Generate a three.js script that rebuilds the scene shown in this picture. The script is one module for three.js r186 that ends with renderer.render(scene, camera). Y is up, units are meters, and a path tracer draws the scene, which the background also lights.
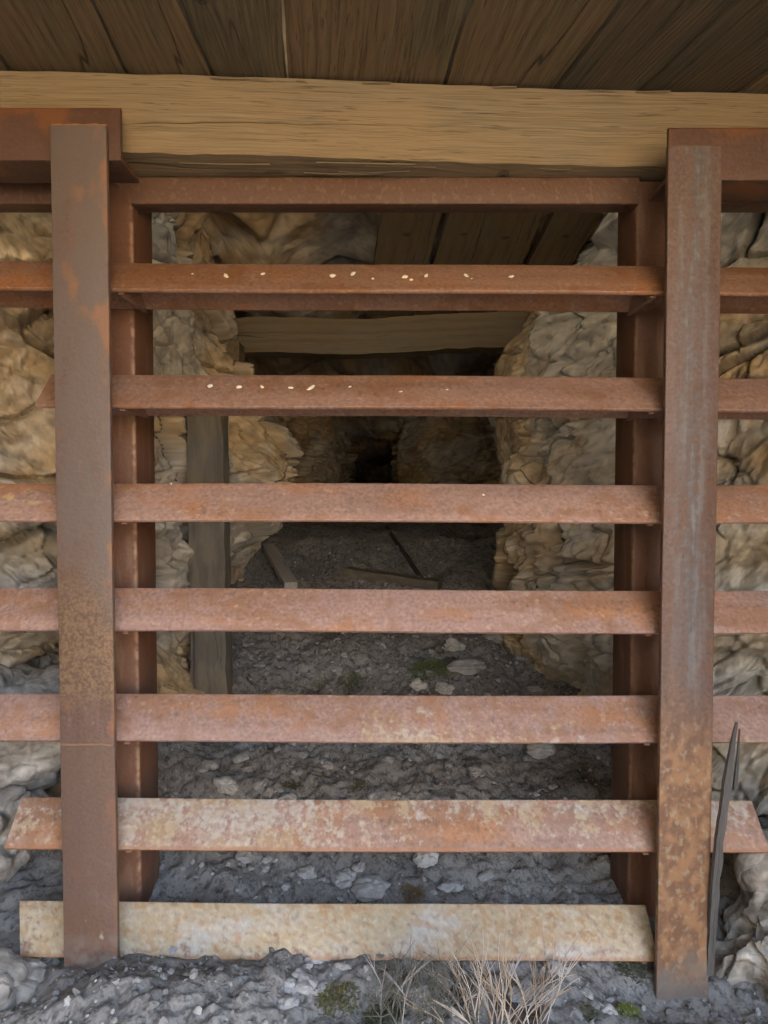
import * as THREE from 'three';
import { mergeGeometries, mergeVertices, toCreasedNormals } from 'three/addons/utils/BufferGeometryUtils.js';

// ------------------------------------------------------------------ camera, sky, sun, exposure
const scene = new THREE.Scene();
const CAM_H = 0.95, FOCAL = 700, PITCH = THREE.MathUtils.degToRad(2);
const camera = new THREE.PerspectiveCamera(2 * Math.atan(512 / FOCAL) * 180 / Math.PI, 0.75, 0.02, 2000);
camera.position.set(0, CAM_H, 0);
camera.rotation.x = -PITCH;
const renderer = new THREE.WebGLRenderer({ antialias: true });
renderer.setSize(768, 1024);
renderer.toneMapping = THREE.LinearToneMapping;
renderer.toneMappingExposure = 16.5;
renderer.shadowMap.enabled = true;
const SKY = 0.8;
const sunDir = new THREE.Vector3(0.25, 0.76, -0.60).normalize();
{ // hazy bright sky: pale at the horizon, soft blue overhead
  const w = 512, h = 256, d = new Float32Array(w * h * 4);
  for (let j = 0; j < h; j++) for (let i = 0; i < w; i++) {
    const e = Math.max(0, Math.sin(((j + 0.5) / h - 0.5) * Math.PI)), t = Math.pow(1 - e, 2.2), k = (j * w + i) * 4;
    d[k] = SKY * (0.55 + 0.40 * t); d[k + 1] = SKY * (0.74 + 0.23 * t); d[k + 2] = SKY * (1.08 - 0.10 * t); d[k + 3] = 1;
  }
  const t = new THREE.DataTexture(d, w, h, THREE.RGBAFormat, THREE.FloatType); t.mapping = THREE.EquirectangularReflectionMapping; t.magFilter = t.minFilter = THREE.LinearFilter; t.needsUpdate = true;
  scene.background = t; scene.environment = t;
}
const sun = new THREE.DirectionalLight(new THREE.Color(1, 0.93, 0.82), 4.2);
sun.name = 'sun';
sun.position.copy(sunDir).multiplyScalar(120);
sun.castShadow = true;
Object.assign(sun.shadow.camera, { left: -90, right: 90, top: 90, bottom: -90, near: 1, far: 260 });
scene.add(sun);

// ------------------------------------------------------------------ helpers
function rng(seed) { let a = seed >>> 0; return () => { a = (a + 0x6D2B79F5) | 0; let t = Math.imul(a ^ (a >>> 15), 1 | a); t = (t + Math.imul(t ^ (t >>> 7), 61 | t)) ^ t; return ((t ^ (t >>> 14)) >>> 0) / 4294967296; }; }
const PERM = new Uint8Array(512);
{ const r = rng(77), p = [...Array(256).keys()]; for (let i = 255; i > 0; i--) { const j = Math.floor(r() * (i + 1)); [p[i], p[j]] = [p[j], p[i]]; } for (let i = 0; i < 512; i++) PERM[i] = p[i & 255]; }
const GX = new Float32Array(256), GY = new Float32Array(256), GZ = new Float32Array(256), H1 = new Float32Array(256), H2 = new Float32Array(256), H3 = new Float32Array(256);
{ const r = rng(991); for (let i = 0; i < 256; i++) { const z = r() * 2 - 1, a = r() * 6.2832, s = Math.sqrt(1 - z * z); GX[i] = s * Math.cos(a); GY[i] = s * Math.sin(a); GZ[i] = z; H1[i] = r(); H2[i] = r(); H3[i] = r(); } }
function N(x, y, z) {                                   // gradient noise, about -1..1
  const fx = Math.floor(x), fy = Math.floor(y), fz = Math.floor(z);
  const X = fx & 255, Y = fy & 255, Z = fz & 255; x -= fx; y -= fy; z -= fz;
  const u = x * x * x * (x * (x * 6 - 15) + 10), v = y * y * y * (y * (y * 6 - 15) + 10), w = z * z * z * (z * (z * 6 - 15) + 10);
  const A = PERM[X] + Y, B = PERM[X + 1] + Y, AA = PERM[A] + Z, AB = PERM[A + 1] + Z, BA = PERM[B] + Z, BB = PERM[B + 1] + Z;
  const g = (i, a, b, c) => GX[i] * a + GY[i] * b + GZ[i] * c;
  const l = (t, a, b) => a + t * (b - a);
  return 1.6 * l(w, l(v, l(u, g(PERM[AA], x, y, z), g(PERM[BA], x - 1, y, z)), l(u, g(PERM[AB], x, y - 1, z), g(PERM[BB], x - 1, y - 1, z))),
    l(v, l(u, g(PERM[AA + 1], x, y, z - 1), g(PERM[BA + 1], x - 1, y, z - 1)), l(u, g(PERM[AB + 1], x, y - 1, z - 1), g(PERM[BB + 1], x - 1, y - 1, z - 1))));
}
function fbm(x, y, z, o) { let s = 0, a = 0.5; for (let i = 0; i < o; i++) { s += a * N(x, y, z); x = x * 2.03 + 17.1; y = y * 2.03 + 5.7; z = z * 2.03 + 9.3; a *= 0.5; } return s; }
function ridge(x, y, z, o) { let s = 0, a = 0.5; for (let i = 0; i < o; i++) { s += a * (1 - 2 * Math.abs(N(x, y, z))); x = x * 2.03 + 17.1; y = y * 2.03 + 5.7; z = z * 2.03 + 9.3; a *= 0.5; } return s; }
const WR = { f1: 0, f2: 0, id: 0, dx: 0, dy: 0, dz: 0 };
function worley(x, y, z) {
  const fx = Math.floor(x), fy = Math.floor(y), fz = Math.floor(z); let f1 = 9, f2 = 9;
  for (let k = -1; k < 2; k++) for (let j = -1; j < 2; j++) for (let i = -1; i < 2; i++) {
    const h = PERM[PERM[PERM[(fx + i) & 255] + ((fy + j) & 255)] + ((fz + k) & 255)];
    const dx = fx + i + H1[h] - x, dy = fy + j + H2[h] - y, dz = fz + k + H3[h] - z, d = dx * dx + dy * dy + dz * dz;
    if (d < f1) { f2 = f1; f1 = d; WR.id = h; WR.dx = dx; WR.dy = dy; WR.dz = dz; } else if (d < f2) f2 = d;
  }
  WR.f1 = Math.sqrt(f1); WR.f2 = Math.sqrt(f2); return WR;
}
const sm = (a, b, x) => { const t = Math.min(1, Math.max(0, (x - a) / (b - a))); return t * t * (3 - 2 * t); };
const mix = (a, b, t) => a + (b - a) * t;
const mix3 = (a, b, t) => [mix(a[0], b[0], t), mix(a[1], b[1], t), mix(a[2], b[2], t)];
const gauss = (d, r) => Math.exp(-(d * d) / (r * r));
const toS = v => v <= 0.0031308 ? 12.92 * v : 1.055 * Math.pow(v, 1 / 2.4) - 0.055;

// where the line of sight through a pixel of the photograph meets the upright plane Z metres ahead (used to measure the place)
function at(px, py, Z) {
  const a = (px - 384) / FOCAL, b = (512 - py) / FOCAL, c = Math.cos(PITCH), s = Math.sin(PITCH);
  const dy = b * c - s, dz = -(c + b * s), t = Z / -dz;
  return new THREE.Vector3(a * t, CAM_H + dy * t, -Z);
}

const taken = {};
function numbered(n) { const k = taken[n] = (taken[n] ?? -1) + 1; return k ? n + '_' + String(k).padStart(3, '0') : n; }
function mesh(name, geo, mat, parent = scene) { const m = new THREE.Mesh(geo, mat); m.name = parent === scene ? numbered(name) : name; m.castShadow = m.receiveShadow = true; parent.add(m); return m; }
function thing(name, label, category, pos = [0, 0, 0], group) { const o = new THREE.Group(); o.name = numbered(name); o.position.set(...pos); o.userData = { label, category }; if (group) o.userData.group = group; scene.add(o); return o; }
function tag(o, label, category, group) { o.userData = { label, category }; if (group) o.userData.group = group; return o; }
function structure(o) { o.userData.kind = 'structure'; return o; }

function texPair(w, h, fn, wrap = false) {              // fn(i/w, j/h) -> [r, g, b, height, roughness] with linear colour
  const c = new Uint8Array(w * h * 4), b = new Uint8Array(w * h * 4);
  for (let j = 0, k = 0; j < h; j++) for (let i = 0; i < w; i++, k += 4) {
    const v = fn((i + 0.5) / w, (j + 0.5) / h);
    for (let q = 0; q < 3; q++) c[k + q] = Math.max(0, Math.min(255, toS(Math.max(0, v[q])) * 255)); c[k + 3] = 255;
    b[k] = b[k + 1] = b[k + 2] = Math.max(0, Math.min(255, v[3] * 255)); b[k + 3] = 255;
  }
  const mk = (d, srgb) => { const t = new THREE.DataTexture(d, w, h, THREE.RGBAFormat); t.magFilter = THREE.LinearFilter; t.minFilter = THREE.LinearMipmapLinearFilter; t.generateMipmaps = true; if (srgb) t.colorSpace = THREE.SRGBColorSpace; t.wrapS = t.wrapT = wrap ? THREE.RepeatWrapping : THREE.ClampToEdgeWrapping; t.needsUpdate = true; return t; };
  return [mk(c, true), mk(b, false)];
}
// prism: closed outline in the (p, q) plane carried along axis a; uv = (along, perimeter) in 0..1
function roundPoly(pts, r, n = 3) {
  const out = [];
  pts.forEach((p, i) => {
    const a = pts[(i + pts.length - 1) % pts.length], b = pts[(i + 1) % pts.length], rr = Array.isArray(r) ? r[i] : r;
    if (!rr) { out.push(p); return; }
    const da = [a[0] - p[0], a[1] - p[1]], db = [b[0] - p[0], b[1] - p[1]], la = Math.hypot(...da), lb = Math.hypot(...db), k = Math.min(rr, la * 0.45, lb * 0.45);
    const s = [p[0] + da[0] / la * k, p[1] + da[1] / la * k], e = [p[0] + db[0] / lb * k, p[1] + db[1] / lb * k];
    for (let j = 0; j <= n; j++) { const t = j / n; out.push([(1 - t) * (1 - t) * s[0] + 2 * t * (1 - t) * p[0] + t * t * e[0], (1 - t) * (1 - t) * s[1] + 2 * t * (1 - t) * p[1] + t * t * e[1]]); }
  });
  return out;
}
function prism(axis, outline, a0, a1, segs = 1, { skew0 = null, skew1 = null, warp = null } = {}) {
  const P = axis === 'x' ? (a, p, q) => [a, p, q] : axis === 'y' ? (a, p, q) => [q, a, p] : (a, p, q) => [p, q, a];
  const n = outline.length, per = [0];
  for (let i = 0; i < n; i++) { const b = outline[(i + 1) % n]; per.push(per[i] + Math.hypot(b[0] - outline[i][0], b[1] - outline[i][1])); }
  const pos = [], uv = [], T = per[n];
  const pt = (i, s) => {
    const [p, q] = outline[i % n]; let lo = a0 + (skew0 ? skew0(p, q) : 0), hi = a1 + (skew1 ? skew1(p, q) : 0);
    const a = lo + (hi - lo) * s / segs; let r = P(a, p, q); if (warp) r = warp(...r); return r;
  };
  for (let s = 0; s < segs; s++) for (let i = 0; i < n; i++) {
    const A = pt(i, s), B = pt(i + 1, s), C = pt(i, s + 1), D = pt(i + 1, s + 1), u0 = s / segs, u1 = (s + 1) / segs, v0 = per[i] / T, v1 = per[i + 1] / T;
    pos.push(...A, ...B, ...C, ...B, ...D, ...C); uv.push(u0, v0, u0, v1, u1, v0, u0, v1, u1, v1, u1, v0);
  }
  const tri = THREE.ShapeUtils.triangulateShape(outline.map(p => new THREE.Vector2(p[0], p[1])), []);
  for (const [a, b, c] of tri) {
    pos.push(...pt(c, 0), ...pt(b, 0), ...pt(a, 0)); uv.push(0.002, per[c] / T, 0.002, per[b] / T, 0.002, per[a] / T);
    pos.push(...pt(a, segs), ...pt(b, segs), ...pt(c, segs)); uv.push(0.998, per[a] / T, 0.998, per[b] / T, 0.998, per[c] / T);
  }
  let g = new THREE.BufferGeometry();
  g.setAttribute('position', new THREE.Float32BufferAttribute(pos, 3)); g.setAttribute('uv', new THREE.Float32BufferAttribute(uv, 2));
  g = toCreasedNormals(g, 0.6); g.userData.perimeter = T; return g;
}
const rect = (p0, p1, q0, q1) => [[p1, q0], [p1, q1], [p0, q1], [p0, q0]];   // counter-clockwise, first face at p1

// ------------------------------------------------------------------ rock relief
const kuhn = [[0, 0], [0, 0], [0, 0]];
const LV = (i, j, k) => H1[PERM[PERM[PERM[i & 255] + (j & 255)] + (k & 255)]] * 2 - 1;
function facet(x, y, z) {                               // piecewise flat noise: broken planes meeting at creases
  const i = Math.floor(x), j = Math.floor(y), k = Math.floor(z), fx = x - i, fy = y - j, fz = z - k;
  const v0 = LV(i, j, k), v1 = LV(i + 1, j + 1, k + 1); let a, b, p, q, r;
  if (fx >= fy) { if (fy >= fz) { p = fx; q = fy; r = fz; a = LV(i + 1, j, k); b = LV(i + 1, j + 1, k); } else if (fx >= fz) { p = fx; q = fz; r = fy; a = LV(i + 1, j, k); b = LV(i + 1, j, k + 1); } else { p = fz; q = fx; r = fy; a = LV(i, j, k + 1); b = LV(i + 1, j, k + 1); } }
  else { if (fx >= fz) { p = fy; q = fx; r = fz; a = LV(i, j + 1, k); b = LV(i + 1, j + 1, k); } else if (fy >= fz) { p = fy; q = fz; r = fx; a = LV(i, j + 1, k); b = LV(i, j + 1, k + 1); } else { p = fz; q = fy; r = fx; a = LV(i, j, k + 1); b = LV(i, j + 1, k + 1); } }
  return v0 + (a - v0) * p + (b - a) * q + (v1 - b) * r;
}
function rockRelief(x, y, z, k = 1) {
  const n1 = N(x * 7, y * 7, z * 7), n2 = N(x * 23 + 4, y * 23, z * 23);
  const wx = x + 0.03 * N(x * 2.2, y * 2.2, z * 2.2) + 0.009 * n1 + 0.004 * n2, wy = y + 0.03 * N(x * 2.2 + 9, y * 2.2, z * 2.2) - 0.009 * n1 + 0.004 * n2, wz = z + 0.03 * N(x * 2.2, y * 2.2 + 7, z * 2.2) + 0.003 * n2;
  const a = 0.72 * wx + 0.55 * wy + 0.42 * wz, b = -0.45 * wx + 0.83 * wy - 0.33 * wz, c = -0.52 * wx + 0.05 * wy + 0.85 * wz;
  let d = 0.07 * N(x * 1.1 + 3, y * 1.1, z * 1.1) + 0.12 * facet(a * 2.3, b * 3.6, c * 2.3);
  const rough = sm(-0.25, 0.2, N(x * 1.7 + 20, y * 1.7, z * 1.7));                 // some faces split clean, others crumble
  const v = 0.55 + 0.45 * rough;
  d += k * v * (0.045 * facet(c * 5 + 5, a * 5, b * 8) + 0.028 * facet(b * 17 + 2, c * 12, a * 12) + 0.015 * facet(a * 30, b * 36, c * 30 + 7) + 0.006 * facet(c * 70, a * 80, b * 70));
  let w = worley(a * 2.5, b * 4.6, c * 2.7), e = w.f2 - w.f1;
  d -= k * 0.07 * (1 - sm(0.004, 0.045, e)) * sm(-0.25, 0.1, N(a * 3, b * 3, c * 3 + 5)); d += (0.07 * (H1[w.id] - 0.5) + 0.10 * (w.dx * (H2[w.id] - 0.5) + w.dz * (H3[w.id] - 0.5))) * sm(0, 0.07, e);
  w = worley(a * 7 + 3, b * 14, c * 8); e = w.f2 - w.f1;
  d -= k * v * 0.036 * (1 - sm(0.01, 0.08, e)) * sm(-0.2, 0.15, N(a * 6 + 3, b * 6, c * 6)); d += k * v * (0.034 * (H2[w.id] - 0.5) + 0.045 * (w.dx * (H3[w.id] - 0.5) + w.dz * (H1[w.id] - 0.5))) * sm(0, 0.09, e);
  w = worley(a * 19, b * 36, c * 21); e = w.f2 - w.f1;
  d -= k * rough * 0.012 * (1 - sm(0.01, 0.13, e)) * sm(-0.2, 0.2, N(a * 11, b * 11, c * 11 + 3)); d += k * v * 0.014 * (H3[w.id] - 0.5) * sm(0, 0.14, e);
  d += k * (0.003 * fbm(x * 18, y * 18, z * 18, 3) + 0.002 * fbm(x * 80, y * 80, z * 80, 2));
  return d;
}
const ROCK = { tan: [0.44, 0.34, 0.21], grey: [0.42, 0.395, 0.34], ochre: [0.44, 0.30, 0.145], pale: [0.64, 0.60, 0.50], dark: [0.14, 0.12, 0.095] };
function rockColour(x, y, z) {
  const a = 0.8 * x + 0.6 * y, b = -0.6 * x + 0.8 * y;
  let c = mix3(ROCK.tan, ROCK.grey, sm(-0.12, 0.12, fbm(x * 1.7 + 40, y * 1.7, z * 1.7, 3) + (x < -0.4 && y < 0.93 + 0.25 * (x + 0.9) + 0.10 * N(x * 9, y * 9, z * 9) ? 0.25 : -0.03)));   // tan over grey rock on the left, with cool low light painted in
  c = mix3(c, ROCK.ochre, 0.55 * sm(0.12, 0.42, fbm(a * 2.6 + 11, b * 5, z * 2.6, 4)));
  c = mix3(c, ROCK.pale, 0.7 * sm(0.10, 0.40, fbm(a * 4.5 + 70, b * 9, z * 4.5, 4) + (x > 0.72 ? 0.16 : 0)));   // paler rock by the right post
  c = mix3(c, ROCK.dark, 0.3 * sm(0.18, 0.45, fbm(a * 7 + 7, b * 16, z * 7, 3)));
  const j = 0.02 * N(x * 20, y * 20, z * 20), w1 = worley(a * 8 + j * 8, b * 15, z * 8 + j * 8), t1 = H1[w1.id] - 0.5, w2 = worley(a * 27, b * 40 + j * 40, z * 27), t2 = H2[w2.id] - 0.5, vein = 1 - sm(0, 0.05, Math.abs(N(a * 6 + 9, b * 13, z * 6)));   // each flake has its own tone; thin dark veins
  const g = (1 + 0.35 * t1) * (1 + 0.35 * t2) * (1 - 0.35 * vein * sm(-0.1, 0.2, N(x * 4, y * 4, z * 4))) + 0.4 * fbm(x * 45, y * 45, z * 45, 3) + 0.12 * N(x * 120, y * 120, z * 120) + 0.2 * fbm(x * 12, y * 12, z * 12, 2);
  return c.map(q => q * g);
}
const rockMat = new THREE.MeshStandardMaterial({ vertexColors: true, roughness: 0.95 });
function addColours(g, fn) { const p = g.attributes.position, c = new Float32Array(p.count * 3); for (let i = 0; i < p.count; i++) { const v = fn(p.getX(i), p.getY(i), p.getZ(i)); c.set(v, i * 3); } g.setAttribute('color', new THREE.BufferAttribute(c, 3)); return g; }
function gridGeo(nu, nv, fn, flip = false) {            // fn(i, j) -> [x, y, z, u, v]
  const pos = new Float32Array(nu * nv * 3), uv = new Float32Array(nu * nv * 2), idx = [];
  for (let j = 0; j < nv; j++) for (let i = 0; i < nu; i++) { const r = fn(i, j), k = j * nu + i; pos[k * 3] = r[0]; pos[k * 3 + 1] = r[1]; pos[k * 3 + 2] = r[2]; uv[k * 2] = r[3]; uv[k * 2 + 1] = r[4]; }
  for (let j = 0; j < nv - 1; j++) for (let i = 0; i < nu - 1; i++) { const a = j * nu + i, b = a + 1, c = a + nu, d = c + 1; if (flip) idx.push(a, c, b, b, c, d); else idx.push(a, b, c, b, d, c); }
  const g = new THREE.BufferGeometry(); g.setAttribute('position', new THREE.BufferAttribute(pos, 3)); g.setAttribute('uv', new THREE.BufferAttribute(uv, 2)); g.setIndex(idx); g.computeVertexNormals(); return g;
}

const ROOF_Z = 0.50;                                     // roof and hill end just over the viewer, unseen; reach set to shade the gate
// ------------------------------------------------------------------ ground: one sheet from the tunnel floor out to the horizon
const PROFILE = [[-400, 0], [1.45, 0.0], [1.62, 0.035], [2.2, 0.19], [3.0, 0.47], [3.7, 0.67], [5, 0.74], [8, 0.74], [14, 0.74]];
function groundBase(Z) { for (let i = 1; i < PROFILE.length; i++) if (Z < PROFILE[i][0]) { const [a, p] = PROFILE[i - 1], [b, q] = PROFILE[i]; return mix(p, q, a < -100 ? 0 : (Z - a) / (b - a)); } return 0.74; }
function groundY(x, z) {
  const Z = -z, near = gauss(Math.max(0, Math.abs(x) - 1), 2) * gauss(Math.max(0, z - 0.5), 3);
  let y = groundBase(Z);
  y += 0.9 * (1 - near) * fbm(x * 0.11, 4.4, z * 0.11, 4);
  if (near > 0.02) {
    y += near * (0.06 * fbm(x * 2.6, 1.2, z * 2.6, 3) + 0.016 * facet(x * 9, 3.3, z * 9) + 0.011 * facet(x * 21 + z * 5, 1.3, z * 21 - x * 5) * sm(-0.3, 0.2, N(x * 3, 1, z * 3)) + 0.009 * facet(x * 47 + z * 9, 5.3, z * 47) + 0.009 * fbm(x * 18, 2, z * 18, 2) + 0.002 * fbm(x * 90, 2, z * 90, 2));
    y += near * (0.03 * gauss(Math.hypot(x - 0.12, z + 2.3), 0.25) - 0.045 * gauss(Math.hypot(x - 0.57, z + 1.28), 0.16) + 0.04 * gauss(Math.hypot(x + 0.50, (z + 1.27) * 1.1), 0.17) + 0.04 * gauss(Math.hypot(x + 0.28, z + 1.24), 0.16) - 0.03 * gauss(x - 0.02, 0.2) * gauss(z + 1.52, 0.10));
    y += near * 0.10 * sm(0.45, 0.95, Math.abs(x)) * sm(1.5, 2.2, Z);
    const w = worley(x * 38, 0.3, z * 38); y += near * 0.008 * sm(0.5, 0.12, w.f1) * sm(-0.1, 0.3, N(x * 5, 8, z * 5)) * (0.4 + H1[w.id]);
  }
  return y;
}
function spread(a, b, step, grow, far) { const out = []; for (let x = a; x < b; x += step) out.push(x); out.push(b); return out; }
const xs = []; { let s = 0.0085, x = 0.95; const right = []; while (x < 600) { s *= 1.16; x += s; right.push(x); } xs.push(...right.slice().reverse().map(v => -v), ...spread(-0.95, 0.95, 0.0085), ...right); }
const zs = []; { for (let z = -14; z < -6; z += 0.12) zs.push(z); for (let z = -6; z < -3.2; z += 0.022) zs.push(z); for (let z = -3.2; z < -1.1; z += 0.0075) zs.push(z); let s = 0.0075, z = -1.1; while (z < 600) { zs.push(z); s *= 1.14; z += s; } zs.push(z); }
const groundGeo = gridGeo(xs.length, zs.length, (i, j) => { const x = xs[i], z = zs[j]; return [x, groundY(x, z), z, (x + 1.2) / 2.4, (z + 3.4) / 2.4]; }, true);
addColours(groundGeo, (x, y, z) => {
  let c = mix3([0.185, 0.181, 0.176], [0.26, 0.25, 0.238], sm(-0.25, 0.3, fbm(x * 2.3, 3, z * 2.3, 4)));
  c = mix3(c, [0.07, 0.063, 0.056], 0.6 * sm(0.1, 0.4, fbm(x * 6 + 9, 5, z * 6, 3)));
  c = mix3(c, [0.25, 0.24, 0.225], 0.55 * sm(0.18, 0.42, fbm(x * 9 + 30, 5, z * 9, 4)));
  c = mix3(c, [0.27, 0.265, 0.255].map(q => q * (1 + 0.4 * fbm(x * 14, 2, z * 14, 4))), 0.9 * sm(-0.06, 0.06, -z - 3.0 + 0.5 * fbm(x * 2.5, 7, z * 2.5, 4)));   // paler grey on the inner floor, with a ragged edge
  return mix3(c, [0.31, 0.21, 0.11], sm(0.3, 1.2, z) * (0.8 + 0.2 * N(x * 0.7, 1, z * 0.7)));
});
const [soilMap, soilBump] = texPair(2048, 2048, (u, v) => {     // 2.4 m of soil: crumbs, grit and pale specks
  const x = u * 2.4, z = v * 2.4, a = fbm(x * 7, 2.2, z * 7, 3), b = fbm(x * 38, 6.1, z * 38, 3), c = N(x * 150, 1.7, z * 150), d = N(x * 310, 4.4, z * 310), w = facet(x * 70 + 0.6 * b, 3.3, z * 70 + z * 9), sp = sm(0.42, 0.6, N(x * 95, 9.2, z * 95));
  const dk = sm(0.12, 0.3, fbm(x * 60 + 5, 8.8, z * 60, 3)), g = (0.95 + 0.35 * a + 0.6 * b + 0.4 * c + 0.25 * d + 0.25 * w) * (1 - 0.45 * dk) + 1.3 * sp;
  return [g, g * 0.985, g * (0.97 + 0.03 * sp), 0.42 + 0.35 * b + 0.16 * c + 0.09 * d + 0.14 * w + 0.25 * sp];
}, true);
soilMap.wrapS = soilMap.wrapT = soilBump.wrapS = soilBump.wrapT = THREE.MirroredRepeatWrapping;
const soilMat = new THREE.MeshStandardMaterial({ vertexColors: true, map: soilMap, bumpMap: soilBump, bumpScale: 0.004, roughness: 0.97 });
structure(mesh('ground', groundGeo, soilMat));

// ------------------------------------------------------------------ rock walls, tunnel ceiling, hillside
function rockWall(name, plan, side, bulges) {
  const curve = new THREE.CatmullRomCurve3(plan.map(([x, z]) => new THREE.Vector3(x, 0, z)), false, 'centripetal');
  curve.arcLengthDivisions = 800; const L = curve.getLength(), S = [];
  for (let s = 0; s < L;) { const p = curve.getPointAt(s / L); S.push(s); s += p.z < -1.4 && p.z > -3.3 ? 0.0053 : p.z < -3.5 && p.z > -6 ? 0.02 : 0.05; } S.push(L);
  const base = S.map(s => { const p = curve.getPointAt(Math.min(1, s / L)), t = curve.getTangentAt(Math.min(1, s / L)); return [p.x, p.z, -t.z * side, t.x * side]; });
  const H = []; for (let y = -0.35; y <= 2.32; y += y > -0.05 && y < 2.05 ? 0.0058 : 0.03) H.push(y);
  const g = gridGeo(S.length, H.length, (i, j) => {
    const [x, z, nx, nz] = base[i], y = H[j];
    let d = rockRelief(x, y, z) - 0.02;
    for (const b of bulges) d += b.amount * gauss(z - b.z, b.rz) * gauss(y - b.y, b.ry);
    return [x + nx * d, y + 0.03 * N(x * 4, y * 4, z * 4), z + nz * d, S[i] / 0.8, y / 0.8];
  }, side < 0);
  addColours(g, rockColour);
  return structure(mesh(name, g, rockMat));
}
rockWall('rock_wall_left', [[-0.1, 3.0], [-0.15, 2.1], [-0.45, 1.5], [-0.9, 1.0], [-1.08, 0.3], [-1.15, -0.6], [-1.35, -1.2], [-1.28, -1.52], [-1.0, -1.70], [-0.78, -1.86], [-0.68, -2.1], [-0.66, -2.5], [-0.66, -3.0], [-0.78, -3.5], [-0.85, -4.3], [-0.75, -5.0], [-0.36, -5.5], [-0.34, -6.5], [-0.5, -8], [-0.34, -9], [-0.3, -12]], 1,  // unseen run around the viewer is added to block light from centre-left
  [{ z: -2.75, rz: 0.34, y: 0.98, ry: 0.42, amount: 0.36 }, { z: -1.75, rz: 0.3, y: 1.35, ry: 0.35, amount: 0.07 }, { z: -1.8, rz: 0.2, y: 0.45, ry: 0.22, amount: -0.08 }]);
rockWall('rock_wall_right', [[2.6, 0.8], [1.7, 0.7], [1.25, 0.3], [1.1, -0.5], [1.32, -1.2], [1.25, -1.50], [1.0, -1.66], [0.76, -1.84], [0.62, -2.08], [0.58, -2.5], [0.60, -2.9], [0.70, -3.4], [0.72, -4.3], [0.6, -5.0], [0.12, -5.5], [0.14, -6.5], [0.3, -8], [0.3, -9], [0.3, -12]], -1,  // unseen front run kept short to let light in from the right
  [{ z: -2.55, rz: 0.42, y: 1.0, ry: 0.75, amount: 0.10 }, { z: -2.5, rz: 0.5, y: 2.0, ry: 0.30, amount: -0.42 }, { z: -4.3, rz: 0.4, y: 1.0, ry: 0.6, amount: 0.18 }]);
{
  const CX = spread(-1.6, 1.6, 0.016), CZ = [...spread(-12, -4, 0.05), ...spread(-3.98, -1.64, 0.012)];
  const ceil = Z => Z < 2.6 ? 2.10 : Z < 3.4 ? mix(2.10, 1.86, (Z - 2.6) / 0.8) : Z < 4.6 ? mix(1.86, 1.72, (Z - 3.4) / 1.2) : Z < 5.6 ? mix(1.72, 1.40, Z - 4.6) : 1.40;
  const g = gridGeo(CX.length, CZ.length, (i, j) => { const x = CX[i], z = CZ[j]; return [x, ceil(-z) - 0.14 * gauss(x + 0.45, 0.3) * gauss(z + 2.7, 0.4) + rockRelief(x, 2.2, z, 0.15), z, x / 0.8, z / 0.8]; });
  addColours(g, rockColour); structure(mesh('tunnel_ceiling', g, rockMat));
  const e = gridGeo(60, 60, (i, j) => { const x = -0.9 + i * 0.03, y = 0.3 + j * 0.03; return [x, y, -10.5 + rockRelief(x, y, -10.5), x, y]; }); addColours(e, rockColour); structure(mesh('tunnel_end_wall', e, rockMat));
  const hx = []; for (let i = -40; i <= 40; i++) hx.push(Math.sign(i) * Math.pow(Math.abs(i) / 40, 2) * 60);
  const h = gridGeo(hx.length, 70, (i, j) => { const x = hx[i], z = ROOF_Z - j * 0.8; const top = 2.25 - z * 0.0 + 26 * (1 - Math.exp(-(ROOF_Z - z) / 22)) + 0.5 * fbm(x * 0.3, 2, z * 0.3, 4) * sm(0, 3, ROOF_Z - z); return [x, top, z, x / 0.8, z / 0.8]; }); addColours(h, rockColour); structure(mesh('hillside', h, rockMat));
  const ox = []; for (let i = -50; i <= 50; i++) ox.push(i * 6);
  const o = gridGeo(ox.length, 40, (i, j) => { const x = ox[i], t = j / 39, z = 25 + t * 70; return [x, -1.2 + 16 * sm(0, 0.8, t) + 3 * fbm(x * 0.03, 1, z * 0.05, 4), z, x / 4, z / 4]; }, true); addColours(o, (x, y, z) => { const f = 1 + 0.4 * fbm(x * 0.2, y * 0.2, z * 0.2, 4); return [0.44 * f, 0.295 * f, 0.15 * f]; }); structure(mesh('added_slope', o, rockMat));  // added unseen slope: cuts off low sky and bounces warm light
  for (const [nm, s] of [['rock_face_left', -1], ['rock_face_right', 1]]) {
    const f = gridGeo(90, 40, (i, j) => { const x = s * (1.38 + Math.pow(i / 89, 2) * 58), y = -0.9 + j * 3.2 / 39; return [x, y, ROOF_Z + 0.03 + rockRelief(x, y, 0.9) * 0.8, x / 0.8, y / 0.8]; }, s < 0); addColours(f, rockColour); structure(mesh(nm, f, rockMat));
  }
}

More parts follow.
